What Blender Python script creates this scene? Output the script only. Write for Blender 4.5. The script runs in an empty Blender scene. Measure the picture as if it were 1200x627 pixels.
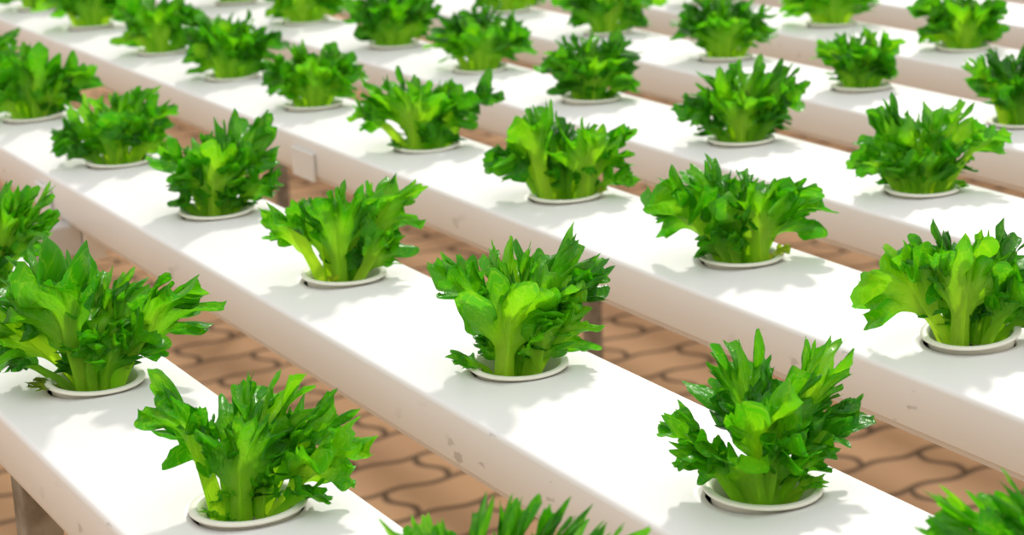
import bpy, bmesh, math, random
import numpy as np
from mathutils import Vector, Matrix, Euler

C = bpy.context.scene.collection
SC = bpy.context.scene
FPX = 2376.7                    # focal length in pixels of a 1200 px wide frame
H = 0.90                        # height of the channel tops above the floor

# ------------------------------------------------------------------ camera, light, exposure
CAM_LOC = Vector((-0.4775, -0.8452, 0.3248 + H))
CAM_ROT = Euler((1.2995, 0.0387, -0.5189), 'XYZ')
cd = bpy.data.cameras.new('camera'); cam = bpy.data.objects.new('camera', cd); C.objects.link(cam)
cam.location = CAM_LOC; cam.rotation_euler = CAM_ROT
cd.sensor_width = 36; cd.lens = FPX / 1200 * 36; cd.clip_start = 0.02
cd.dof.use_dof = True; cd.dof.focus_distance = 0.93; cd.dof.aperture_fstop = 17
SC.camera = cam

SUN_FROM = Vector((0.705, 0.74, 0.89))       # direction towards the sun
SUN_POWER = 2.3
SUN_ANGLE = math.radians(4.5)
SKY_POWER = 1.24
SKY_COL = (0.98, 0.985, 1.0)
EXPOSURE = -0.08
sd = bpy.data.lights.new('sun', 'SUN'); sun = bpy.data.objects.new('sun', sd); C.objects.link(sun)
sd.energy = SUN_POWER; sd.angle = SUN_ANGLE; sd.color = (1.0, 0.955, 0.89)
sun.location = (2, 3, 4)
sun.rotation_euler = SUN_FROM.to_track_quat('Z', 'Y').to_euler()
w = bpy.data.worlds.new('world'); SC.world = w; w.use_nodes = True
bg = w.node_tree.nodes['Background']
# hazy cover: bright overhead, dimmer toward the horizon
nt0 = w.node_tree
g_ = nt0.nodes.new('ShaderNodeTexCoord'); sx_ = nt0.nodes.new('ShaderNodeSeparateXYZ'); nt0.links.new(g_.outputs['Generated'], sx_.inputs[0])
rp_ = nt0.nodes.new('ShaderNodeValToRGB'); nt0.links.new(sx_.outputs[2], rp_.inputs[0])
e_ = rp_.color_ramp.elements; e_[0].position = 0.0; e_[0].color = (0.56, 0.47, 0.34, 1); e_[1].position = 0.75; e_[1].color = (*SKY_COL, 1)
e2_ = e_.new(0.25); e2_.color = (0.66, 0.61, 0.54, 1)
nt0.links.new(rp_.outputs[0], bg.inputs[0]); bg.inputs[1].default_value = SKY_POWER
SC.view_settings.view_transform = 'Standard'; SC.view_settings.look = 'None'
SC.view_settings.gamma = 1; SC.view_settings.use_curve_mapping = False
SC.view_settings.exposure = EXPOSURE

# ------------------------------------------------------------------ materials
def new_mat(name):
    m = bpy.data.materials.new(name); m.use_nodes = True
    nt = m.node_tree; b = nt.nodes['Principled BSDF']
    return m, nt, b
def N(nt, t, **kw):
    n = nt.nodes.new(t)
    for k, v in kw.items():
        if k.startswith('i_'):
            key = k[2:]; key = int(key) if key.isdigit() else key
            n.inputs[key].default_value = v
        else: setattr(n, k, v)
    return n
def ramp(nt, fac, stops, interp='LINEAR'):
    r = nt.nodes.new('ShaderNodeValToRGB'); r.color_ramp.interpolation = interp
    e = r.color_ramp.elements
    while len(e) < len(stops): e.new(0.5)
    for el, (p, c) in zip(e, stops):
        el.position = p; el.color = (*c, 1) if len(c) == 3 else c
    nt.links.new(fac, r.inputs[0]); return r
def math_n(nt, op, a, b=None, clamp=False):
    n = nt.nodes.new('ShaderNodeMath'); n.operation = op; n.use_clamp = clamp
    for i, v in enumerate((a, b)):
        if v is None: continue
        if isinstance(v, (int, float)): n.inputs[i].default_value = v
        else: nt.links.new(v, n.inputs[i])
    return n.outputs[0]
def mix_c(nt, fac, a, b, mode='MIX'):
    n = nt.nodes.new('ShaderNodeMix'); n.data_type = 'RGBA'; n.blend_type = mode
    for s, v in ((n.inputs[0], fac), (n.inputs[6], a), (n.inputs[7], b)):
        if isinstance(v, (int, float)): s.default_value = v
        elif isinstance(v, tuple): s.default_value = (*v, 1)
        else: nt.links.new(v, s)
    return n.outputs[2]

def plastic_mat():
    m, nt, b = new_mat('white_pvc')
    tc = N(nt, 'ShaderNodeTexCoord')
    n1 = N(nt, 'ShaderNodeTexNoise', i_Scale=9.0, i_Detail=4.0)
    nt.links.new(tc.outputs['Object'], n1.inputs['Vector'])
    base = ramp(nt, n1.outputs['Fac'], [(0.3, (0.83, 0.81, 0.79)), (0.7, (0.86, 0.845, 0.825))])
    mp = N(nt, 'ShaderNodeMapping'); mp.inputs['Scale'].default_value = (150, 55, 110)
    nt.links.new(tc.outputs['Object'], mp.inputs[0])
    n2 = N(nt, 'ShaderNodeTexNoise', i_Scale=1.0, i_Detail=2.0); nt.links.new(mp.outputs[0], n2.inputs['Vector'])
    n3 = N(nt, 'ShaderNodeTexNoise', i_Scale=5.0, i_Detail=1.0); nt.links.new(tc.outputs['Object'], n3.inputs['Vector'])
    sc = ramp(nt, n2.outputs['Fac'], [(0.66, (0, 0, 0)), (0.70, (1, 1, 1))])
    sc2 = ramp(nt, n3.outputs['Fac'], [(0.5, (0, 0, 0)), (0.62, (1, 1, 1))])
    f = math_n(nt, 'MULTIPLY', sc.outputs[0], sc2.outputs[0])
    # scuffs belong to the sides of the channel, where hands and hoses rub
    ge = N(nt, 'ShaderNodeSeparateXYZ'); nt.links.new(tc.outputs['Normal'], ge.inputs[0])
    side = math_n(nt, 'LESS_THAN', ge.outputs[2], 0.6)
    f = math_n(nt, 'MULTIPLY', f, side); f = math_n(nt, 'MULTIPLY', f, 0.42)
    col = mix_c(nt, f, base.outputs[0], (0.23, 0.2, 0.17))
    nt.links.new(col, b.inputs['Base Color'])
    b.inputs['Roughness'].default_value = 0.42; b.inputs['Specular IOR Level'].default_value = 0.35
    return m
def simple(name, col, rough=0.5, metal=0.0, spec=0.5, noise=None):
    m, nt, b = new_mat(name)
    b.inputs['Roughness'].default_value = rough; b.inputs['Metallic'].default_value = metal
    b.inputs['Specular IOR Level'].default_value = spec
    tc = N(nt, 'ShaderNodeTexCoord')
    n1 = N(nt, 'ShaderNodeTexNoise', i_Scale=(noise or (60, 0))[0], i_Detail=4.0)
    nt.links.new(tc.outputs['Object'], n1.inputs['Vector'])
    c2 = noise[1] if noise else tuple(c * 0.93 for c in col)
    r = ramp(nt, n1.outputs['Fac'], [(0.35, c2), (0.65, col)])
    nt.links.new(r.outputs[0], b.inputs['Base Color'])
    return m

def leaf_mat(name, petiole, blade, edge, trans_gain=1.0, gloss=0.30):
    m, nt, b = new_mat(name)
    tc = N(nt, 'ShaderNodeTexCoord')
    sx = N(nt, 'ShaderNodeSeparateXYZ'); nt.links.new(tc.outputs['UV'], sx.inputs[0])
    u, v = sx.outputs[0], sx.outputs[1]
    n1 = N(nt, 'ShaderNodeTexNoise', i_Scale=45.0, i_Detail=3.0); nt.links.new(tc.outputs['Object'], n1.inputs['Vector'])
    nz = math_n(nt, 'MULTIPLY', math_n(nt, 'SUBTRACT', n1.outputs['Fac'], 0.5), 0.28)
    du = math_n(nt, 'ABSOLUTE', math_n(nt, 'SUBTRACT', u, 0.5))
    vv = math_n(nt, 'ADD', math_n(nt, 'ADD', v, nz), math_n(nt, 'SUBTRACT', math_n(nt, 'MULTIPLY', du, 0.45), 0.08))
    mid = tuple(0.5 * a + 0.5 * c for a, c in zip(petiole, blade))
    base = ramp(nt, vv, [(0.15, petiole), (0.48, mid), (0.72, blade), (0.98, edge)])
    # fan of pale veins that run up the blade, then a fine net of cross veins
    cmb = N(nt, 'ShaderNodeCombineXYZ')
    nt.links.new(math_n(nt, 'MULTIPLY', u, 34.0), cmb.inputs[0]); nt.links.new(math_n(nt, 'MULTIPLY', v, 13.0), cmb.inputs[1])
    wob = N(nt, 'ShaderNodeTexNoise', i_Scale=2.3, i_Detail=2.0); nt.links.new(cmb.outputs[0], wob.inputs['Vector'])
    addv = N(nt, 'ShaderNodeVectorMath', operation='MULTIPLY_ADD')
    nt.links.new(wob.outputs['Color'], addv.inputs[0]); addv.inputs[1].default_value = (0.9, 0.9, 0); nt.links.new(cmb.outputs[0], addv.inputs[2])
    vo = N(nt, 'ShaderNodeTexVoronoi', feature='DISTANCE_TO_EDGE', i_Scale=1.0); nt.links.new(addv.outputs[0], vo.inputs['Vector'])
    vein = ramp(nt, vo.outputs['Distance'], [(0.0, (1, 1, 1)), (0.06, (0, 0, 0))])
    vf = math_n(nt, 'MULTIPLY', vein.outputs[0], 0.27)
    pale = tuple(min(1, 0.75 * c + 0.25 * d) for c, d in zip(petiole, blade))
    col = mix_c(nt, vf, base.outputs[0], pale)
    nt.links.new(col, b.inputs['Base Color'])
    b.inputs['Roughness'].default_value = gloss; b.inputs['Specular IOR Level'].default_value = 0.5
    n2 = N(nt, 'ShaderNodeTexNoise', i_Scale=230.0, i_Detail=2.0); nt.links.new(tc.outputs['Object'], n2.inputs['Vector'])
    hsum = math_n(nt, 'ADD', math_n(nt, 'MULTIPLY', vo.outputs['Distance'], 1.4), math_n(nt, 'MULTIPLY', n2.outputs['Fac'], 0.5))
    bp = N(nt, 'ShaderNodeBump', i_Strength=0.6, i_Distance=0.0012); nt.links.new(hsum, bp.inputs['Height'])
    nt.links.new(bp.outputs[0], b.inputs['Normal'])
    tr = N(nt, 'ShaderNodeBsdfTranslucent'); nt.links.new(bp.outputs[0], tr.inputs['Normal'])
    tcol = mix_c(nt, 1.0, col, (1.5 * trans_gain, 1.5 * trans_gain, 0.5 * trans_gain), 'MULTIPLY')
    nt.links.new(tcol, tr.inputs['Color'])
    ms = N(nt, 'ShaderNodeMixShader', i_0=0.54)
    nt.links.new(b.outputs[0], ms.inputs[1]); nt.links.new(tr.outputs[0], ms.inputs[2])
    nt.links.new(ms.outputs[0], nt.nodes['Material Output'].inputs[0])
    return m

def floor_mat():
    m, nt, b = new_mat('interlocking_pavers')
    geo = N(nt, 'ShaderNodeTexCoord')
    sx = N(nt, 'ShaderNodeSeparateXYZ'); nt.links.new(geo.outputs['Object'], sx.inputs[0])
    U, R = 0.232, 0.118
    ph = 1.522 % (U / 2)
    x = math_n(nt, 'SUBTRACT', sx.outputs[0], ph); y = math_n(nt, 'SUBTRACT', sx.outputs[1], 1.712 - 14 * R)
    # zigzag edges: both families of joints wave sideways
    wy = math_n(nt, 'MULTIPLY', math_n(nt, 'SINE', math_n(nt, 'MULTIPLY', x, 2 * math.pi / (U / 2))), -0.0055)
    ys = math_n(nt, 'DIVIDE', math_n(nt, 'ADD', y, wy), R)
    row = math_n(nt, 'FLOOR', ys); fy = math_n(nt, 'FRACT', ys)
    odd = math_n(nt, 'MODULO', math_n(nt, 'ABSOLUTE', row), 2.0)
    wx = math_n(nt, 'MULTIPLY', math_n(nt, 'SINE', math_n(nt, 'MULTIPLY', fy, 2 * math.pi)), -0.012)
    xs = math_n(nt, 'ADD', math_n(nt, 'DIVIDE', math_n(nt, 'ADD', x, wx), U), math_n(nt, 'MULTIPLY', odd, 0.5))
    colm = math_n(nt, 'FLOOR', xs); fx = math_n(nt, 'FRACT', xs)
    ex = math_n(nt, 'MULTIPLY', math_n(nt, 'MINIMUM', fx, math_n(nt, 'SUBTRACT', 1.0, fx)), U)
    ey = math_n(nt, 'MULTIPLY', math_n(nt, 'MINIMUM', fy, math_n(nt, 'SUBTRACT', 1.0, fy)), R)
    d = math_n(nt, 'MINIMUM', ex, ey)
    cmb = N(nt, 'ShaderNodeCombineXYZ'); nt.links.new(colm, cmb.inputs[0]); nt.links.new(row, cmb.inputs[1])
    wn = N(nt, 'ShaderNodeTexWhiteNoise'); nt.links.new(cmb.outputs[0], wn.inputs['Vector'])
    n1 = N(nt, 'ShaderNodeTexNoise', i_Scale=7.0, i_Detail=5.0); nt.links.new(geo.outputs['Object'], n1.inputs['Vector'])
    n2 = N(nt, 'ShaderNodeTexNoise', i_Scale=120.0, i_Detail=3.0); nt.links.new(geo.outputs['Object'], n2.inputs['Vector'])
    c1 = ramp(nt, wn.outputs['Value'], [(0.0, (0.451, 0.276, 0.149)), (0.5, (0.541, 0.333, 0.176)), (1.0, (0.489, 0.297, 0.166))])
    c2 = mix_c(nt, math_n(nt, 'MULTIPLY', n1.outputs['Fac'], 0.35), c1.outputs[0], (0.401, 0.243, 0.133))
    c3 = mix_c(nt, math_n(nt, 'MULTIPLY', n2.outputs['Fac'], 0.25), c2, (0.593, 0.386, 0.223))
    jf = ramp(nt, d, [(0.0042, (1, 1, 1)), (0.0085, (0, 0, 0))])
    col = mix_c(nt, jf.outputs[0], c3, (0.12, 0.078, 0.045))
    nt.links.new(col, b.inputs['Base Color'])
    b.inputs['Roughness'].default_value = 0.9; b.inputs['Specular IOR Level'].default_value = 0.2
    hr = ramp(nt, d, [(0.003, (0, 0, 0)), (0.009, (1, 1, 1))])
    hh = math_n(nt, 'ADD', hr.outputs[0], math_n(nt, 'MULTIPLY', n2.outputs['Fac'], 0.15))
    bp = N(nt, 'ShaderNodeBump', i_Strength=0.8, i_Distance=0.006); nt.links.new(hh, bp.inputs['Height'])
    nt.links.new(bp.outputs[0], b.inputs['Normal'])
    return m

M_PVC = plastic_mat()
M_POT = simple('cream_net_pot', (0.88, 0.865, 0.75), 0.4, noise=(30, (0.84, 0.82, 0.70)))
M_SPONGE = simple('wet_growing_sponge', (0.16, 0.15, 0.09), 0.9, noise=(300, (0.06, 0.055, 0.03)))
M_STEEL = simple('weathered_steel', (0.34, 0.31, 0.26), 0.55, 0.35, noise=(55, (0.17, 0.14, 0.10)))
M_RAIL = simple('pale_grey_rail', (0.60, 0.58, 0.55), 0.5, noise=(20, (0.5, 0.47, 0.43)))
M_CLIP = simple('white_clip', (0.80, 0.78, 0.75), 0.4)
LEAVES = [
    leaf_mat('lettuce_leaf', (0.42, 0.72, 0.030), (0.150, 0.50, 0.009), (0.040, 0.29, 0.004)),
    leaf_mat('lettuce_leaf_dark', (0.34, 0.64, 0.025), (0.085, 0.38, 0.007), (0.022, 0.20, 0.004)),
    leaf_mat('lettuce_leaf_light', (0.52, 0.78, 0.045), (0.28, 0.64, 0.014), (0.08, 0.40, 0.006)),
    leaf_mat('lettuce_leaf_yellow', (0.68, 0.68, 0.12), (0.56, 0.64, 0.05), (0.40, 0.55, 0.03)),
    leaf_mat('lettuce_leaf_olive', (0.30, 0.38, 0.04), (0.20, 0.31, 0.02), (0.14, 0.22, 0.01)),
]

# ------------------------------------------------------------------ helpers
def link_mesh(name, me, mat, parent=None, loc=None):
    o = bpy.data.objects.new(name, me); C.objects.link(o)
    if mat: me.materials.append(mat)
    if parent: o.parent = parent
    if loc is not None: o.location = loc
    return o
def from_bm(name, bm, mat, parent=None, loc=None, smooth=True):
    bmesh.ops.recalc_face_normals(bm, faces=bm.faces)
    me = bpy.data.meshes.new(name); bm.to_mesh(me); bm.free()
    if smooth:
        for p in me.polygons: p.use_smooth = True
    return link_mesh(name, me, mat, parent, loc)
def empty(name, loc):
    o = bpy.data.objects.new(name, None); C.objects.link(o); o.location = loc
    o.empty_display_size = 0.02
    return o
def tag(o, label, cat, group=None, kind=None):
    o['label'] = label; o['category'] = cat
    if group: o['group'] = group
    if kind: o['kind'] = kind
def box_bm(x0, x1, y0, y1, z0, z1, bev=0.0, bm=None):
    own = bm or bmesh.new()
    t = bmesh.new(); bmesh.ops.create_cube(t, size=1)
    for v in t.verts:
        v.co = Vector(((x0 + x1) / 2 + v.co.x * (x1 - x0), (y0 + y1) / 2 + v.co.y * (y1 - y0), (z0 + z1) / 2 + v.co.z * (z1 - z0)))
    if bev: bmesh.ops.bevel(t, geom=t.edges[:], offset=bev, segments=2, affect='EDGES', profile=0.5)
    me = bpy.data.meshes.new('tmp'); t.to_mesh(me); t.free(); own.from_mesh(me); bpy.data.meshes.remove(me)
    return own
def lathe_bm(prof, n=48, closed=False):
    bm = bmesh.new(); rings = []
    for r, z in prof:
        rings.append([bm.verts.new((r * math.cos(2 * math.pi * i / n), r * math.sin(2 * math.pi * i / n), z)) for i in range(n)])
    m = len(rings)
    for a in range(m if closed else m - 1):
        A, B = rings[a], rings[(a + 1) % m]
        for i in range(n):
            bm.faces.new((A[i], A[(i + 1) % n], B[(i + 1) % n], B[i]))
    return bm

# ------------------------------------------------------------------ floor
bm = bmesh.new()
vs = [bm.verts.new(c) for c in ((-6, -5, 0), (9, -5, 0), (9, 10, 0), (-6, 10, 0), (-6, -5, -0.06), (9, -5, -0.06), (9, 10, -0.06), (-6, 10, -0.06))]
for q in ((0, 1, 2, 3), (7, 6, 5, 4), (0, 4, 5, 1), (1, 5, 6, 2), (2, 6, 7, 3), (3, 7, 4, 0)): bm.faces.new([vs[i] for i in q])
fl = from_bm('floor', bm, floor_mat(), smooth=False)
fl['kind'] = 'structure'; fl['label'] = 'floor of brown interlocking pavers with dark wavy joints'

# ------------------------------------------------------------------ channels and the holes in them
ROWX = [-0.1924, -0.0076, 0.1992, 0.3925, 0.5918, 0.7838, 0.980, 1.176, 1.372, 1.568] + [1.568 + 0.196 * q for q in range(1, 15)]
HW = 0.0505          # half width of a channel
CROWN = 0.0055      # the lid is slightly domed
HOLE = 0.0237
def ztop(x):
    return CROWN * (1 - (x / HW) ** 2) if abs(x) < HW else 0.0

def channel(name, rowx, y0, y1, holes):
    """holes: list of Y; the origin is the middle of the lid at Y=0"""
    bm = bmesh.new()
    er = 0.0032
    xi = HW - er                                     # the flat lid ends here, then the rounded edge
    nx = 12
    zi = ztop(xi)
    def lid_pt(x, y): return bm.verts.new((x, y, ztop(x)))
    xs = [-xi + 2 * xi * i / nx for i in range(nx + 1)]
    ps = 0.040                                       # half length of the patch round a hole
    segs = []; cur = y0
    for h in sorted(holes):
        segs.append(('s', cur, h - ps)); segs.append(('h', h, None)); cur = h + ps
    segs.append(('s', cur, y1))
    for kind, a, b_ in segs:
        if kind == 's':
            if b_ - a < 1e-4: continue
            prev = [lid_pt(x, a) for x in xs]; nxt = [lid_pt(x, b_) for x in xs]
            for i in range(nx): bm.faces.new((prev[i], prev[i + 1], nxt[i + 1], nxt[i]))
        else:
            n = 48; rings = []
            for f in (0.0, 0.15, 0.4, 0.7, 1.0):
                ring = []
                for i in range(n):
                    t = 2 * math.pi * i / n + math.pi / 4
                    cx, cy = math.cos(t), math.sin(t)
                    # border point on the square patch, with even spacing along each side
                    k = i * 4 // n; q = (i - k * n // 4) / (n // 4)
                    cor = [(1, 1), (-1, 1), (-1, -1), (1, -1), (1, 1)]
                    bx = cor[k][0] + (cor[k + 1][0] - cor[k][0]) * q; by = cor[k][1] + (cor[k + 1][1] - cor[k][1]) * q
                    px = HOLE * cx * (1 - f) + bx * xi * f; py = HOLE * cy * (1 - f) + by * ps * f
                    ring.append(bm.verts.new((px, a + py, ztop(px))))
                rings.append(ring)
            low = [bm.verts.new((v.co.x, v.co.y, v.co.z - 0.003)) for v in rings[0]]
            rings.insert(0, low)
            for A, B in zip(rings[:-1], rings[1:]):
                for i in range(n): bm.faces.new((A[i], A[(i + 1) % n], B[(i + 1) % n], B[i]))
    # rounded edges, sides, lower lip and bottom, as one swept strip on each side
    prof = []
    for k in range(7):
        t = math.pi / 2 * k / 6
        prof.append((xi + er * math.sin(t), zi - er * (1 - math.cos(t)) * 1.0))
    prof += [(HW, -0.0265), (HW - 0.0005, -0.0272), (HW - 0.0016, -0.0275), (HW - 0.0018, -0.0304), (HW - 0.0026, -0.0310), (0.0, -0.0310)]
    ys = [y0 + (y1 - y0) * k / 24 for k in range(25)]
    for sgn in (-1, 1):
        prev = None
        for y in ys:
            cur = [bm.verts.new((sgn * x, y, z)) for x, z in prof]
            if prev:
                for i in range(len(prof) - 1): bm.faces.new((prev[i], prev[i + 1], cur[i + 1], cur[i]))
            prev = cur
    bmesh.ops.remove_doubles(bm, verts=bm.verts, dist=1e-5)
    bmesh.ops.recalc_face_normals(bm, faces=bm.faces)
    me = bpy.data.meshes.new(name); bm.to_mesh(me); bm.free()
    for p in me.polygons: p.use_smooth = True
    # every face of the lid must look up
    o = link_mesh(name, me, M_PVC, None, (rowx, 0, H))
    return o

# cups found on each channel (Y of every plant that can be seen)
CUPS = {0: [-0.300, -0.0982, 0.1013, 0.300],
        1: [-0.408, -0.2069, -0.0033, 0.2018, 0.4011, 0.5976, 0.815, 1.005],
        2: [-0.1032, 0.0935, 0.2925, 0.4953, 0.7021, 0.884, 1.0667, 1.285, 1.475],
        3: [0.1581, 0.3602, 0.5714, 0.7623, 0.9383, 1.150, 1.345],
        4: [0.2769, 0.4658, 0.6593, 0.860, 1.060],
        5: [0.5568, 0.7473, 0.950]}
ORD = ['first', 'second', 'third', 'fourth', 'fifth', 'sixth', 'seventh', 'eighth', 'ninth', 'tenth']
RNG = {k: (-1.2 + 0.09 * k, 6.5) for k in range(24)}
CH_LABEL = ['white growing channel in the lower left corner, nearest the camera, on a steel post',
            'second white growing channel from the lower left, under the large central lettuce',
            'third white growing channel from the lower left, its beige side scuffed',
            'fourth white growing channel from the lower left corner',
            'fifth white growing channel from the lower left corner',
            'sixth white growing channel from the lower left corner, near the upper right corner',
            'seventh white growing channel from the lower left corner, at the upper right corner',
            'white growing channel just behind the seventh at the upper right corner',
            'white growing channel two behind the seventh, at the very top of the view']
for k, x in enumerate(ROWX):
    o = channel('growing_channel', x, RNG[k][0], RNG[k][1], CUPS.get(k, []))
    tag(o, CH_LABEL[k] if k < 9 else 'white growing channel farther back, out of view beyond the upper right corner', 'hydroponic channel', 'white growing channels')

# ------------------------------------------------------------------ support posts, rail and clips
def post(x, y, top, wd, label, pipe=False):
    r = empty('support_post', (x, y, 0))
    b = box_bm(-wd / 2, wd / 2, -wd / 2, wd / 2, 0.006, top - 0.004, 0.0015)
    from_bm('post_tube', b, M_STEEL, r, smooth=False)
    from_bm('base_plate', box_bm(-0.04, 0.04, -0.04, 0.04, 0.0, 0.006, 0.001), M_STEEL, r, smooth=False)
    from_bm('top_plate', box_bm(-0.02, 0.02, -0.025, 0.025, top - 0.004, top, 0.001), M_STEEL, r, smooth=False)
    tag(r, label, 'post', 'steel posts under the channels')
CB = H - 0.031
post(-0.217, 0.141, CB, 0.020, 'weathered steel post under the nearest channel in the lower left corner')
post(0.784, 1.22, CB, 0.0190, 'slim grey steel post seen below the third channel, right of the central lettuce')
post(1.176, 3.13, CB, 0.0240, 'slim dark steel post seen left of the white clip plate on the third channel')
# short rail between the first two channels, on its own post
rail = empty('cross_rail', (-0.20, 0.585, CB - 0.024))
bmr = box_bm(-0.10, 0.152, -0.012, 0.012, 0.0, 0.024, 0.002)
from_bm('rail_tube', bmr, M_RAIL, rail, smooth=False)
from_bm('end_block', box_bm(0.152, 0.168, -0.016, 0.016, -0.004, 0.022, 0.001), M_CLIP, rail, smooth=False)
tag(rail, 'grey cross rail under the second channel at the left edge, half in sun', 'rail')
post(-0.24, 0.585, CB - 0.024, 0.018, 'steel post under the far end of the grey cross rail by the left edge')

def clip(row, y0, y1, label, strap):
    r = empty('channel_clip', (ROWX[row] - HW, (y0 + y1) / 2, H - 0.031))
    hy = (y1 - y0) / 2
    from_bm('clip_plate', box_bm(-0.0035, -0.0005, -hy, hy, -0.001, 0.022, 0.0008), M_CLIP, r, smooth=False)
    if strap:
        bm = bmesh.new(); n = 14; pr = None
        for k in range(n + 1):
            t = math.pi * (1.0 + k / n)
            c0 = (0.016 + 0.0178 * math.cos(t), 0.0, -0.001 + 0.013 * math.sin(t)); c1 = (0.016 + 0.0150 * math.cos(t), 0.0, -0.001 + 0.0105 * math.sin(t))
            cur = [bm.verts.new((c0[0], -0.006 - hy, c0[2])), bm.verts.new((c0[0], 0.006 - hy, c0[2])), bm.verts.new((c1[0], 0.006 - hy, c1[2])), bm.verts.new((c1[0], -0.006 - hy, c1[2]))]
            if pr:
                for i in range(4): bm.faces.new((pr[i], pr[(i + 1) % 4], cur[(i + 1) % 4], cur[i]))
            else: bm.faces.new(cur)
            pr = cur
        bm.faces.new(pr)
        from_bm('strap', bm, M_CLIP, r)
    tag(r, label, 'clip', 'white clips on the channel sides')
clip(2, 0.588, 0.628, 'small white clip plate on the side of the third channel, above the sixth lettuce gap', False)
clip(1, 0.606, 0.640, 'white clip with a looped strap under the second channel near the left edge', True)

# ------------------------------------------------------------------ lettuces
CR = np.array(CAM_ROT.to_matrix())          # columns: right, up, back of the view the tips were measured in
RIGHT, UPV, BACK = CR[:, 0], CR[:, 1], CR[:, 2]
FWD_H = np.array([-BACK[0], -BACK[1], 0]); FWD_H /= np.linalg.norm(FWD_H)
Z = np.array([0, 0, 1.0])
def sstep(a, b, x):
    t = np.clip((x - a) / (b - a), 0, 1); return t * t * (3 - 2 * t)
def nrm(v): return v / (np.linalg.norm(v) + 1e-9)

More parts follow.
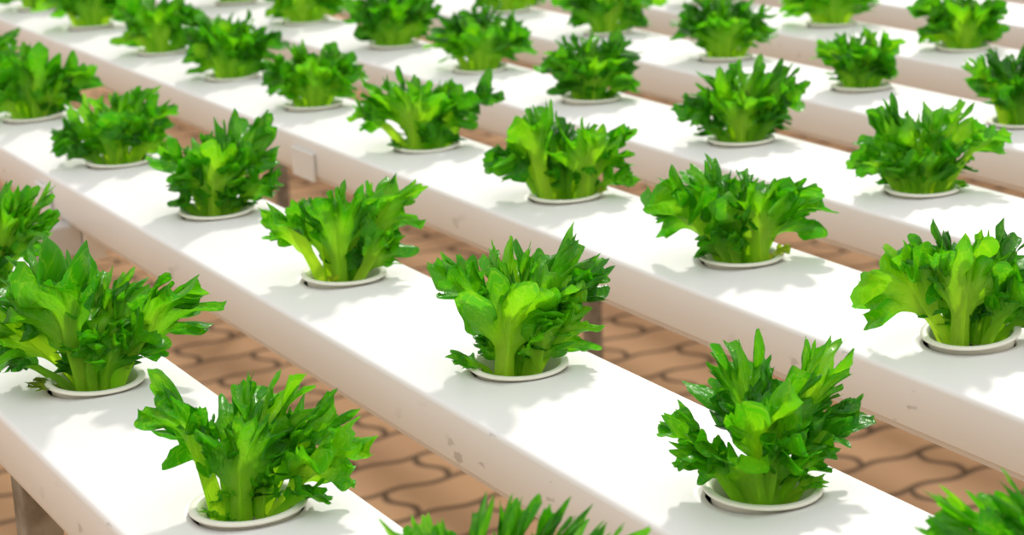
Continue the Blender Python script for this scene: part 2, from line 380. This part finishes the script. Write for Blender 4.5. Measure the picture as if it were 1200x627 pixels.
def leaf_mesh(P0, P2, W, rng, face=None, bow=0.16, w0=0.006, ruffle=1.0, nt=46, ns=20, curl=0.0):
    """A frilled lettuce leaf from P0 (in the pot) to P2 (middle of the outer margin), W = half width of the fan."""
    P0 = np.array(P0, float); P2 = np.array(P2, float)
    Lv = P2 - P0; L = np.linalg.norm(Lv)
    hz = np.array([Lv[0], Lv[1], 0.0])
    out = nrm(hz) if np.linalg.norm(hz) > 0.15 * L else -FWD_H * (1 if rng.random() < .5 else -1)
    nh = -out * 0.7 + Z * 0.35
    if face is not None: nh = nh * (1 - abs(face)) + FWD_H * face * 1.0 + Z * 0.12
    steep = abs(Lv[2]) / L
    P1 = P0 + 0.5 * Lv + Z * (bow * L * (1 - 0.6 * steep)) - out * (0.12 * L * steep)
    s = np.linspace(0, 1, ns); t = np.linspace(-1, 1, nt)
    # lobes along the margin, each with its own length, curl and teeth
    nl = int(rng.integers(9, 13))
    e = np.linspace(-1, 1, nl + 1); e[1:-1] += rng.normal(0, 0.25 / nl, nl - 1)
    li = np.clip(np.searchsorted(e, t, side='right') - 1, 0, nl - 1)
    lt = (t - e[li]) / (e[li + 1] - e[li]) * 2 - 1                  # -1..1 within a lobe
    llen = rng.uniform(0.75, 1.30, nl)[li]; pk = rng.uniform(-.45, .45, nl)[li]
    lcurl = (rng.uniform(0.3, 1.0, nl) * np.where(np.arange(nl) % 2, 1, -1) * (1 if rng.random() < .5 else -1))[li]
    d = np.where(lt < pk, (pk - lt) / (1 + pk), (lt - pk) / (1 - pk))
    lobe = llen * (1 - d ** 1.8)
    sub = np.zeros(nt)
    for p in rng.uniform(-1, 1, 4 * nl):
        sub = np.maximum(sub, rng.uniform(.35, 1) * np.clip(1 - np.abs(t - p) / (0.17 / nl * 2), 0, 1))
    ell = (1.0 - 0.20 * np.abs(t) ** 2.2 + rng.normal(0, .05) * t)
    S, T_ = np.meshgrid(s, t, indexing='ij')
    tip = sstep(0.52, 1.0, S) ** 1.2
    th = rng.uniform(1.0, 1.3) * T_ * (1 + 0.12 * rng.normal())
    g = sstep(0.28, 0.76, S)
    ds = 1.0 / (ns - 1)
    stepl = ell[None, :] * ds * (1 + 0 * S)
    # the last part of each streamline is stretched or cut by the lobes and their teeth
    wts = np.gradient(tip, axis=0) / (np.gradient(S, axis=0) + 1e-9) * ds
    tip3 = sstep(0.80, 1.0, S); wts3 = np.gradient(tip3, axis=0) / (np.gradient(S, axis=0) + 1e-9) * ds
    stepl = stepl + wts * 0.15 * (lobe[None, :] - 0.72) + wts3 * 0.13 * (sub[None, :] - 0.4)
    av = np.cumsum(stepl * np.cos(th * g), 0); av -= av[0:1]
    bv = np.cumsum(stepl * np.sin(th * g), 0); bv -= bv[0:1]
    bl = bv * L
    bmax = np.percentile(np.abs(bl[-1]), 88) + 1e-9
    bl = bl * (W / bmax)
    x = w0 * T_ * (1 - 0.2 * S) + bl
    amax = np.percentile(av[-1], 80)
    q = np.clip(av / amax, -0.05, 1.3)[..., None]
    Cc = (1 - q) ** 2 * P0 + 2 * q * (1 - q) * P1 + q ** 2 * P2
    T = 2 * (1 - q) * (P1 - P0) + 2 * q * (P2 - P1); T /= np.linalg.norm(T, axis=-1, keepdims=True) + 1e-9
    B = np.cross(T, np.broadcast_to(nh, T.shape)); B /= np.linalg.norm(B, axis=-1, keepdims=True) + 1e-9
    Nn = np.cross(B, T)
    # frills: broad waves, finer crimps on them and lobes that curl in and out, all growing toward the margin
    A = min(W, 0.024, 0.55 * L) * 0.32 * ruffle
    rr = sstep(0.45, 1.0, S) ** 1.2; r2 = sstep(0.62, 1.0, S) ** 1.3; r3 = sstep(0.78, 1.0, S)
    k1 = rng.uniform(2.0, 2.8); k2 = rng.uniform(5.0, 7.0); k3 = rng.uniform(11, 15)
    f1, f2, f3, f4, f5 = rng.uniform(0, 6.28, 5)
    p1 = math.pi * k1 * T_ + f1 + 1.6 * S; p2 = math.pi * k2 * T_ + f2 - 2.0 * S; p3 = math.pi * k3 * T_ + f3
    z = A * (0.95 * rr * np.sin(p1) + 0.75 * r2 * np.sin(p2) + 0.50 * r3 * np.sin(p3) + 0.85 * r3 * lcurl[None, :] * (1 - lt[None, :] ** 2))
    z = z + A * 0.45 * np.sin(6.0 * S + f5 + 2.6 * T_) * sstep(.3, .8, S)
    x = x + A * (0.50 * rr * np.cos(p1 + 0.6) + 0.60 * r2 * np.cos(p2 + 0.3) + 0.34 * r3 * np.cos(p3))
    if nt > 80:
        z = z + A * 0.22 * r3 * np.sin(math.pi * 23 * T_ + f5 + 1.5 * np.sin(7 * T_ + f1))
        x = x + A * 0.16 * r3 * np.cos(math.pi * 23 * T_ + f5 + 1.5 * np.sin(7 * T_ + f1))
    lift = A * (0.45 * r2 * np.sin(p2 + f4) + 0.25 * r3 * np.sin(p3 + f4))
    g1, g2, g3, g4 = rng.uniform(0, 6.28, 4)
    bl_x = T_ * W / 0.0042; bl_y = S * L / 0.0050                   # blisters between the veins, a few millimetres each
    z = z + 0.0011 * ruffle * sstep(.35, .75, S) * (np.sin(bl_x + g1 + 1.3 * np.sin(bl_y * .6 + g2)) * np.sin(bl_y + g3 + 1.1 * np.sin(bl_x * .5 + g4)))
    z = z - A * 0.9 * sstep(0.84, 1.0, S) ** 1.5 * (0.5 + 0.8 * np.sin(p2 * 0.5 + f5))
    hw = np.abs(bl) + w0
    z = z + 0.45 * w0 * 2 * T_ ** 2 * (1 - sstep(.2, .7, S)) + 0.28 * hw * np.abs(T_) * sstep(.1, .6, S) * (1 - 0.5 * S)
    z = z - 0.0022 * np.exp(-(T_ / 0.16) ** 2) * (1 - sstep(0.25, 0.85, S))
    z = z - curl * L * sstep(0.62, 1.0, S) ** 2
    V = Cc + B * x[..., None] + Nn * z[..., None] + T * lift[..., None]
    V[..., 2] = np.maximum(V[..., 2], np.where(np.hypot(V[..., 0], V[..., 1]) < 0.019, -0.0095, 0.0012 + 0.002 * rr))
    V = V.reshape(-1, 3)
    i = np.arange(ns - 1)[:, None] * nt + np.arange(nt - 1)[None, :]
    F = np.stack([i, i + 1, i + nt + 1, i + nt], -1).reshape(-1, 4)
    me = bpy.data.meshes.new('leaf')
    me.vertices.add(len(V)); me.vertices.foreach_set('co', V.astype(np.float32).ravel())
    me.loops.add(F.size); me.polygons.add(len(F))
    me.loops.foreach_set('vertex_index', F.astype(np.int32).ravel())
    me.polygons.foreach_set('loop_start', (np.arange(len(F)) * 4).astype(np.int32))
    me.polygons.foreach_set('loop_total', np.full(len(F), 4, np.int32))
    me.polygons.foreach_set('use_smooth', np.ones(len(F), bool))
    uv = me.uv_layers.new(name='uv')
    U2 = np.stack([T_ * .5 + .5, S], -1).reshape(-1, 2)
    uv.data.foreach_set('uv', U2[F.ravel()].astype(np.float32).ravel())
    me.update(); me.validate()
    return me

POT_PROF = [(0.0185, -0.026), (0.0196, -0.010), (0.0207, -0.001), (0.0213, 0.0012), (0.0222, 0.0018), (0.0240, 0.0018), (0.0249, 0.0014), (0.0251, 0.0007),
            (0.0247, 0.0002), (0.0222, 0.0003), (0.0217, -0.002), (0.0206, -0.012), (0.0195, -0.026)]
bm = lathe_bm(POT_PROF, 56, True); bmesh.ops.recalc_face_normals(bm, faces=bm.faces)
POT_ME = bpy.data.meshes.new('net_pot'); bm.to_mesh(POT_ME); bm.free(); POT_ME.materials.append(M_POT)
for p in POT_ME.polygons: p.use_smooth = True
bm = lathe_bm([(0.0001, -0.0085), (0.006, -0.0078), (0.012, -0.0090), (0.0188, -0.0105), (0.0178, -0.026), (0.0001, -0.026)], 32); bmesh.ops.recalc_face_normals(bm, faces=bm.faces)
SPONGE_ME = bpy.data.meshes.new('growing_sponge'); bm.to_mesh(SPONGE_ME); bm.free(); SPONGE_ME.materials.append(M_SPONGE)

# leaf lists: (base x, tip x, tip y, depth, half width[, options]) in 1/1000 of the view's unit, per plant
# depth < 0 is toward the viewer.  options: 'f' facing, 'm' material, 'r' ruffle, 'b' bow, 'c' curl, 'w' stem half width
SPEC = {}
SPEC[(1, 1)] = [(-8, -27, 165, 22, 46, dict(f=-.6)), (14, 84, 160, 22, 38, dict(f=-.5)), (20, 108, 98, 0, 36, dict(f=.5, b=.22)), (-6, -18, 62, -52, 66, dict(f=.35, c=.10, w=26, b=.05)),
    (4, 6, 104, -26, 54, dict(f=.55, m=2, w=18)), (-22, -104, 84, -6, 34, dict(f=.5)), (-24, -92, 44, -26, 24, dict(f=.5, b=.25)), (-4, -12, 118, 2, 46, dict(f=-.5, r=1.3)),
    (10, 46, 126, 8, 42, dict(f=-.5, r=1.3)), (24, 66, 14, -18, 15, dict(b=.3, m=2)), (18, 74, 52, -6, 28, dict(f=.6)), (0, 28, 70, -34, 34, dict(f=.5))]
SPEC[(1, 0)] = [(-14, 2, 84, -30, 52, dict(f=.75, m=2, w=16)), (-16, -72, 118, 0, 42, dict(f=.5)), (-4, -10, 138, 16, 34, dict(f=-.5)), (8, 66, 138, 20, 46, dict(f=-.5)), (18, 76, 58, -4, 38, dict(f=.6, m=2)),
    (22, 32, 42, -24, 30, dict(f=.6)), (-28, -76, 6, -14, 18, dict(b=.35, m=0)), (-16, -40, 34, 6, 24, dict(f=.5, m=1)), (8, 28, 96, 4, 44, dict(f=-.4, r=1.3)), (0, -30, 96, 4, 36, dict(f=-.4, r=1.2)), (12, 88, 112, 6, 28, dict(f=.4, b=.2)), (10, 58, 92, -6, 34, dict(f=.5))]
SPEC[(0, 1)] = [(-38, -98, 134, 0, 36, dict(f=.6, w=15)), (-14, 0, 136, 20, 36, dict(f=-.6)), (4, 48, 142, 14, 44, dict(f=-.6, m=2)), (18, 100, 120, 10, 32, dict(f=-.5)), (24, 122, 82, -12, 44, dict(f=.6, b=.10, m=2)),
    (-6, -2, 96, -26, 44, dict(f=.8, w=17)), (-30, -34, -8, -42, 18, dict(b=.7, m=2)), (0, 28, 96, 0, 38, dict(f=-.4, r=1.3)), (26, 84, 22, -18, 28, dict(f=.5, b=.2)), (-20, -50, 100, -4, 28, dict(f=.5)), (8, 64, 92, 4, 34, dict(f=-.5))]
SPEC[(0, 0)] = [(26, 112, 114, -10, 46, dict(f=.6, w=14)), (-12, -62, 118, -24, 62, dict(f=.7, w=17)), (-22, -116, 26, -4, 26, dict(f=.3, b=.25, m=1)), (-18, -122, 76, 8, 46, dict(f=-.4)), (-12, -98, 128, 24, 44, dict(f=-.5)),
    (-4, -46, 130, 16, 42, dict(f=-.5)), (4, -14, 126, 20, 34, dict(f=-.5)), (8, 12, 124, 20, 36, dict(f=-.5)), (6, 16, 86, 0, 46, dict(f=-.5, r=1.4, m=2)), (0, -10, 40, -24, 30, dict(f=.6)), (14, 28, 52, -20, 40, dict(f=.7)), (-34, -66, -12, -30, 20, dict(b=.5, m=4)), (22, 60, 62, -6, 34, dict(f=.5)), (10, 56, 104, 6, 30, dict(f=-.4))]
SPEC[(2, 1)] = [(-26, -106, 80, -8, 56, dict(f=.75, m=2, w=14)), (-10, -36, 112, 10, 32, dict(f=-.5)), (-14, -4, 96, -26, 46, dict(f=.85, m=2, w=16)), (4, 22, 106, 14, 32, dict(f=-.5)), (14, 62, 106, 10, 38, dict(f=-.5)),
    (14, 58, 46, -18, 44, dict(f=.7)), (22, 88, 70, 0, 42, dict(f=.5)), (-12, -30, 60, 2, 32, dict(f=-.4, m=1)), (10, 30, 70, -2, 34, dict(f=-.4)), (26, 92, 30, -8, 30, dict(f=.6)), (-18, -70, 96, 0, 36, dict(f=.5))]
SPEC[(2, 0)] = [(-22, -98, 78, -6, 42, dict(f=.6, w=13, b=.22)), (-10, -52, 100, 12, 36, dict(f=-.5)), (0, -4, 92, 10, 36, dict(f=-.5)), (18, 12, 72, -24, 46, dict(f=.85, m=2, w=16)), (18, 78, 78, -6, 48, dict(f=.6, w=13)),
    (-14, -48, 18, -26, 26, dict(f=.6, m=1, b=.5)), (-8, -26, 24, -26, 22, dict(f=.6)), (28, 54, 8, -8, 12, dict(m=3, b=.5)), (-4, -22, 62, -10, 38, dict(f=.5, m=1)), (10, 34, 84, 4, 30, dict(f=-.4))]
SPEC[(2, -1)] = [(-30, -58, 74, -16, 36, dict(f=.75, m=2, w=14)), (-14, -42, 96, 6, 24, dict(f=-.4)), (-28, -80, 52, -2, 28, dict(f=.4, m=1)), (-4, -14, 86, 14, 30, dict(f=-.5)), (6, 18, 80, 14, 28, dict(f=-.5)),
    (24, 38, 68, -18, 40, dict(f=.8, m=2, w=16)), (18, 68, 78, 4, 28, dict(f=.4)), (24, 76, 26, -2, 24, dict(f=.4, b=.25)), (0, -2, 52, 4, 36, dict(f=-.4, m=1)), (30, 46, 4, -8, 10, dict(m=3, b=.4))]
SPEC[(1, -1)] = [(-26, -84, 72, 0, 30, dict(f=.6, w=11, b=.22)), (-4, -10, 92, -18, 34, dict(f=.8, w=13)), (8, 72, 106, 4, 32, dict(f=-.4)), (8, 54, 68, 8, 34, dict(f=-.4)), (16, 58, 42, -16, 24, dict(f=.7, m=2, w=10)), (0, 14, 86, 10, 32, dict(f=-.5)),
    (-8, -14, -4, -24, 11, dict(m=3, b=.4)), (-16, -44, 86, 4, 28, dict(f=-.4)), (6, 34, 96, 6, 28, dict(f=.4)), (4, 16, 44, 2, 26, dict(f=-.4, m=1))]
SPEC[(1, -2)] = [(0, -4, 66, -22, 36, dict(f=.85, m=2, w=12)), (-14, -58, 66, 0, 34, dict(f=.5)), (-18, -46, 12, -8, 20, dict(f=.4, m=1)), (8, 54, 106, 8, 34, dict(f=-.4)), (2, 12, 86, 10, 30, dict(f=-.5)), (14, 68, 40, 0, 28, dict(f=.5)),
    (-6, -26, 74, 10, 26, dict(f=-.4)), (12, 24, 22, -18, 24, dict(f=.6, m=1)), (8, 40, 74, 4, 28, dict(f=.4)), (-10, -36, 40, -8, 28, dict(f=.5, m=1))]
SPEC[(2, -2)] = [(-22, -82, 42, -2, 22, dict(f=.4, b=.25)), (-14, -60, 72, 4, 32, dict(f=-.4)), (-12, -20, 62, -18, 40, dict(f=.85, m=2, w=12)), (24, 68, 70, 4, 30, dict(f=.4, w=10)), (6, 18, 72, 10, 22, dict(f=-.5)), (14, 18, 16, -18, 26, dict(f=.7, m=1)),
    (-22, -42, -2, -12, 12, dict(b=.4, m=1)), (-2, -10, 74, 8, 28, dict(f=-.4)), (12, 40, 64, 2, 26, dict(f=-.4))]
SPEC[(3, 1)] = [(-24, -76, 44, -4, 24, dict(f=.4, b=.3)), (-16, -50, 94, 8, 30, dict(f=-.4, w=9)), (0, 2, 86, 10, 30, dict(f=-.5)), (16, 48, 96, 8, 38, dict(f=-.5, m=2)), (22, 88, 66, 0, 28, dict(f=.4, b=.25)), (26, 48, 6, -10, 12, dict(b=.3)), (0, 0, 34, -22, 34, dict(f=.8)), (-4, -4, 64, 0, 42, dict(f=-.4, r=1.3)), (-18, -36, 30, -10, 26, dict(f=.6)), (18, 44, 46, -6, 30, dict(f=.6))]
SPEC[(3, 0)] = [(-16, -66, 46, 0, 24, dict(f=.4, m=1)), (-8, -34, 76, 8, 28, dict(f=-.4)), (4, 16, 88, 10, 32, dict(f=-.5)), (14, 54, 84, 4, 28, dict(f=-.4)), (14, 60, 62, 2, 26, dict(f=.4)), (14, 48, 28, -6, 22, dict(f=.5)), (-2, -4, 44, -20, 30, dict(f=.85, m=2)), (0, -8, 64, 0, 38, dict(f=-.4, r=1.2)), (8, 30, 46, -4, 28, dict(f=.6)), (-14, -44, 20, -6, 20, dict(f=.5))]
SPEC[(3, -1)] = [(-14, -48, 48, 0, 28, dict(f=.4)), (-8, -30, 64, 6, 28, dict(f=-.4)), (8, 36, 68, 6, 28, dict(f=-.4)), (14, 50, 18, 0, 20, dict(f=.4, b=.3)), (0, 2, 70, 8, 32, dict(f=-.5)), (2, 6, 36, -18, 30, dict(f=.85, m=2)), (-6, -18, 30, -14, 28, dict(f=.7)), (8, 34, 38, 0, 28, dict(f=.5))]
SPEC[(4, 1)] = [(-20, -62, 66, 0, 18, dict(f=.5, b=.45, m=2, w=10)), (-8, -20, 82, 8, 28, dict(f=-.4)), (4, 14, 84, 6, 30, dict(f=-.5)), (12, 40, 76, 4, 30, dict(f=-.4)), (0, 4, 44, -16, 34, dict(f=.7, m=1)), (10, 36, 40, -4, 30, dict(f=.6)), (-6, -16, 40, -10, 24, dict(f=.6)), (-10, -40, 60, 4, 26, dict(f=-.4))]
SPEC[(4, 0)] = [(-14, -46, 50, 0, 16, dict(f=.5, b=.4, m=2)), (-6, -12, 60, 8, 26, dict(f=-.4)), (4, 14, 60, 6, 28, dict(f=-.4)), (12, 36, 54, 2, 24, dict(f=.4, b=.25)), (0, 0, 38, -16, 34, dict(f=.8)), (12, 38, 22, 0, 16, dict(f=.4, b=.3)), (-8, -18, 34, -8, 26, dict(f=.7)), (8, 22, 36, -8, 28, dict(f=.7, m=2))]
SPEC[(0, 2)] = [(-26, -96, 186, 0, 44, dict(f=-.5)), (-20, -60, 190, 0, 44, dict(f=-.5)), (-10, 0, 200, 10, 44, dict(f=-.5)), (0, 46, 214, 12, 40, dict(f=-.5)), (10, 122, 190, 10, 46, dict(f=-.5)), (20, 158, 184, 0, 44, dict(f=.5)), (-24, -110, 160, 0, 40, dict(f=.5)), (0, 10, 130, -30, 56, dict(f=.8, m=2)), (14, 70, 160, -8, 46, dict(f=.6)), (-10, -50, 120, -20, 46, dict(f=.7)), (16, 110, 100, -10, 46, dict(f=.6)), (0, 84, 196, 10, 30, dict(f=-.4))]
SPEC[(1, 2)] = [(-20, -214, 186, 0, 44, dict(f=.5)), (-14, -190, 207, 4, 36, dict(f=-.4)), (-6, -130, 207, 8, 40, dict(f=-.4)), (0, -80, 201, 8, 40, dict(f=-.4)), (0, -30, 212, 6, 44, dict(f=-.4)), (0, 20, 190, -10, 44, dict(f=.5)), (0, -40, 120, -30, 56, dict(f=.8, m=2)), (-10, -140, 148, -16, 50, dict(f=.7)), (10, 70, 159, 0, 46, dict(f=.5))]
SPEC[(0, -1)] = [(8, 34, 118, 6, 28, dict(f=-.4)), (14, 64, 112, 2, 26, dict(f=-.4)), (14, 74, 92, 0, 20, dict(f=.5, b=.22)), (8, 40, 92, -12, 30, dict(f=.8, w=11, m=2)), (0, 0, 112, 10, 36, dict(f=-.4)), (-10, -40, 90, 0, 40, dict(f=.5)), (-6, -20, 60, -18, 36, dict(f=.7)), (0, 16, 72, 4, 26, dict(f=-.4))]
SPEC[(1, -4)] = [(-8, -14, 80, 6, 30, dict(f=-.4)), (4, -2, 62, -14, 34, dict(f=.8)), (14, 62, 62, 0, 26, dict(f=.5, b=.25)), (10, 36, 50, 6, 28, dict(f=-.4)), (-14, -44, 60, 0, 34, dict(f=.5)), (10, 34, 30, -6, 28, dict(f=.6, m=2)), (0, 10, 58, 8, 28, dict(f=-.4)), (-14, -40, 22, -8, 26, dict(f=.5))]
SPEC[(1, -3)] = [(-18, -74, 34, -2, 22, dict(f=.4, b=.3)), (-10, -46, 58, 4, 30, dict(f=-.4, r=1.3)), (0, -16, 72, 8, 30, dict(f=-.4)), (6, 24, 80, 8, 30, dict(f=-.4)), (14, 54, 66, 2, 28, dict(f=.5)), (14, 52, 24, 0, 20, dict(f=.5, b=.3, m=2)), (0, 12, 48, -14, 28, dict(f=.8, m=2)), (-6, -18, 36, -14, 34, dict(f=.6, r=1.3)), (-18, -58, 8, -6, 14, dict(f=.4, b=.3, m=1))]
# fuller heads far up the channels, where the plants stand close together in the view
SPEC['far'] = [
    [(-14, -48, 36, 0, 24, dict(f=.4)), (-8, -34, 62, 6, 28, dict(f=-.4)), (0, 0, 68, 8, 30, dict(f=-.5)), (8, 32, 64, 6, 28, dict(f=-.4)), (12, 50, 42, 0, 26, dict(f=.4)), (0, -10, 38, -16, 30, dict(f=.8)), (6, 16, 36, -14, 30, dict(f=.8, m=2)), (0, 8, 54, 0, 34, dict(f=-.4, r=1.2))],
    [(-12, -40, 44, 0, 26, dict(f=.4, m=1)), (-4, -22, 60, 6, 28, dict(f=-.4)), (4, 12, 62, 8, 26, dict(f=-.5)), (10, 44, 58, 2, 26, dict(f=.4)), (10, 40, 26, 0, 22, dict(f=.5, m=2)), (-2, 0, 40, -14, 32, dict(f=.8, m=2)), (-10, -34, 18, -6, 22, dict(f=.5)), (0, 16, 44, 2, 30, dict(f=-.4))],
    [(-14, -54, 48, 2, 24, dict(f=.4)), (-6, -20, 64, 6, 30, dict(f=-.4)), (6, 24, 72, 6, 28, dict(f=-.4)), (12, 46, 46, 0, 26, dict(f=.4)), (-2, -6, 42, -16, 30, dict(f=.85)), (8, 28, 30, -10, 26, dict(f=.7)), (-10, -36, 22, -6, 24, dict(f=.6, m=1)), (0, 4, 58, 2, 34, dict(f=-.4, r=1.2))]]

PLANT_LABEL = {
 (0, 2): 'lettuce cut by the bottom edge near the centre, only its leaf tips showing',
 (0, 1): 'lettuce at the lower left on the nearest channel, pot above a dark crescent gap',
 (0, 0): 'broad lettuce at the left edge, on the nearest channel, with an olive drooping leaf',
 (0, -1): 'lettuce cut by the left edge, just behind the broad one on the nearest channel',
 (1, 2): 'lettuce cut by the bottom right corner, only its leaf tips showing',
 (1, 1): 'large bright lettuce at the front of the second channel, lower right of centre',
 (1, 0): 'lettuce in the middle of the picture with one pale stem facing front',
 (1, -1): 'slender lettuce left of the central one, stems spreading from a wide open pot',
 (2, 1): 'lettuce at the right edge in a raised cream pot, on the third channel',
 (2, 0): 'wide lettuce on the third channel with a small yellow leaf at its right foot',
}
NTH = ['first', 'second', 'third', 'fourth', 'fifth', 'sixth', 'seventh', 'eighth', 'ninth', 'tenth']
J0 = {0: 2, 1: 2, 2: 1, 3: 1, 4: 1, 5: 1}

def plant(row, j, x, y, spec, seed, near, label, tilt=(0, 0), raise_=0.0, mirror=False, gain=1.0):
    rng = np.random.default_rng(seed)
    zc = H + CROWN + 0.0002 + raise_
    root = empty('lettuce_plant', (x, y, zc))
    tag(root, label, 'lettuce', 'lettuces in the growing channels')
    pot = bpy.data.objects.new('net_pot', POT_ME); C.objects.link(pot); pot.parent = root
    pot.rotation_euler = (tilt[0], tilt[1], 0); pot['label'] = 'cream plastic net pot with a wide rim'
    sp = bpy.data.objects.new('growing_sponge', SPONGE_ME); C.objects.link(sp); sp.parent = root; sp['label'] = 'dark damp growing sponge'
    cup = np.array([x, y, zc])
    depth = float(-(cup - np.array(CAM_LOC)) @ BACK)
    mpp = depth / FPX
    nt, ns = (150, 34) if near == 2 else ((110, 26) if near == 1 else (84, 20))
    heart = [(0, rng.uniform(-12, 12), rng.uniform(30, 46), rng.uniform(-6, 8), 24, dict(m=1, r=1.2)) for _ in range(1 if near else 0)]
    ring = []
    for q in range((0, 1, 2)[near]):                       # short young leaves fill the mouth of the pot
        a_ = rng.uniform(0, 6.28); h_ = rng.uniform(14, 34) * (0.0004 / mpp) ** .5
        ring.append((16 * math.cos(a_), 26 * math.cos(a_), h_, 16 * math.sin(a_), 18, dict(f=.6 if math.sin(a_) < 0 else -.5, b=.1)))
    for i, it in enumerate(list(spec) + heart + ring):
        bx, tx, ty, d, W, op = it
        if mirror: bx, tx = -bx, -tx
        ty *= gain; tx *= gain; W *= gain
        rad = 0.0165
        b = RIGHT * bx * mpp * 1.1 - BACK * np.clip(d * mpp * 1.0, -0.015, 0.015)
        b = np.array([b[0], b[1], 0.0]); r = np.linalg.norm(b)
        if r > rad: b *= rad / r
        b[2] = -0.0065
        tip = RIGHT * tx * mpp + UPV * ty * mpp - BACK * d * mpp
        Wm = W * mpp * 0.9
        # the fan reaches its full width before the tip: pull the axis end in by the lobes
        mat = LEAVES[op.get('m', rng.choice([0, 0, 0, 1, 2], p=[.3, .2, .1, .2, .2]))]
        me = leaf_mesh(b, tip, Wm, rng, face=op.get('f'), bow=op.get('b', 0.15), w0=(op.get('w', 9) if op.get('w', 9) > 20 else 0.75 * op.get('w', 9)) * mpp, ruffle=op.get('r', 1.0), nt=nt, ns=ns, curl=op.get('c', rng.uniform(0, .06)))
        o = link_mesh('leaf', me, mat, root)
        m_i = op.get('m')
        if m_i == 3: o['label'] = 'small yellowing leaf'
        elif m_i == 4: o['label'] = 'olive drooping leaf'

rnd = random.Random(4)
for row, ys in CUPS.items():
    for k, y in enumerate(ys):
        j = J0[row] - k
        key = (row, j)
        near = 2 if (row <= 1 and j >= 0) or (row == 2 and j >= 0) else (1 if key in SPEC else 0)
        spec = SPEC.get(key); mirror = False
        if spec is None:
            spec = SPEC['far'][(row * 5 + k * 2) % 3]; mirror = rnd.random() < .5
        label = PLANT_LABEL.get(key, 'curly lettuce, %s visible from the front on the %s white channel from the lower left' % (NTH[k], ORD[row]))
        tilt = (rnd.uniform(-.03, .03), rnd.uniform(-.03, .03)); rs = rnd.uniform(0.0004, 0.0012)
        if key == (2, 1): tilt = (0.02, -0.10); rs = 0.0035
        plant(row, j, ROWX[row] + 0.0005, y, spec, 100 + row * 20 + k, near, label, tilt, rs, mirror)
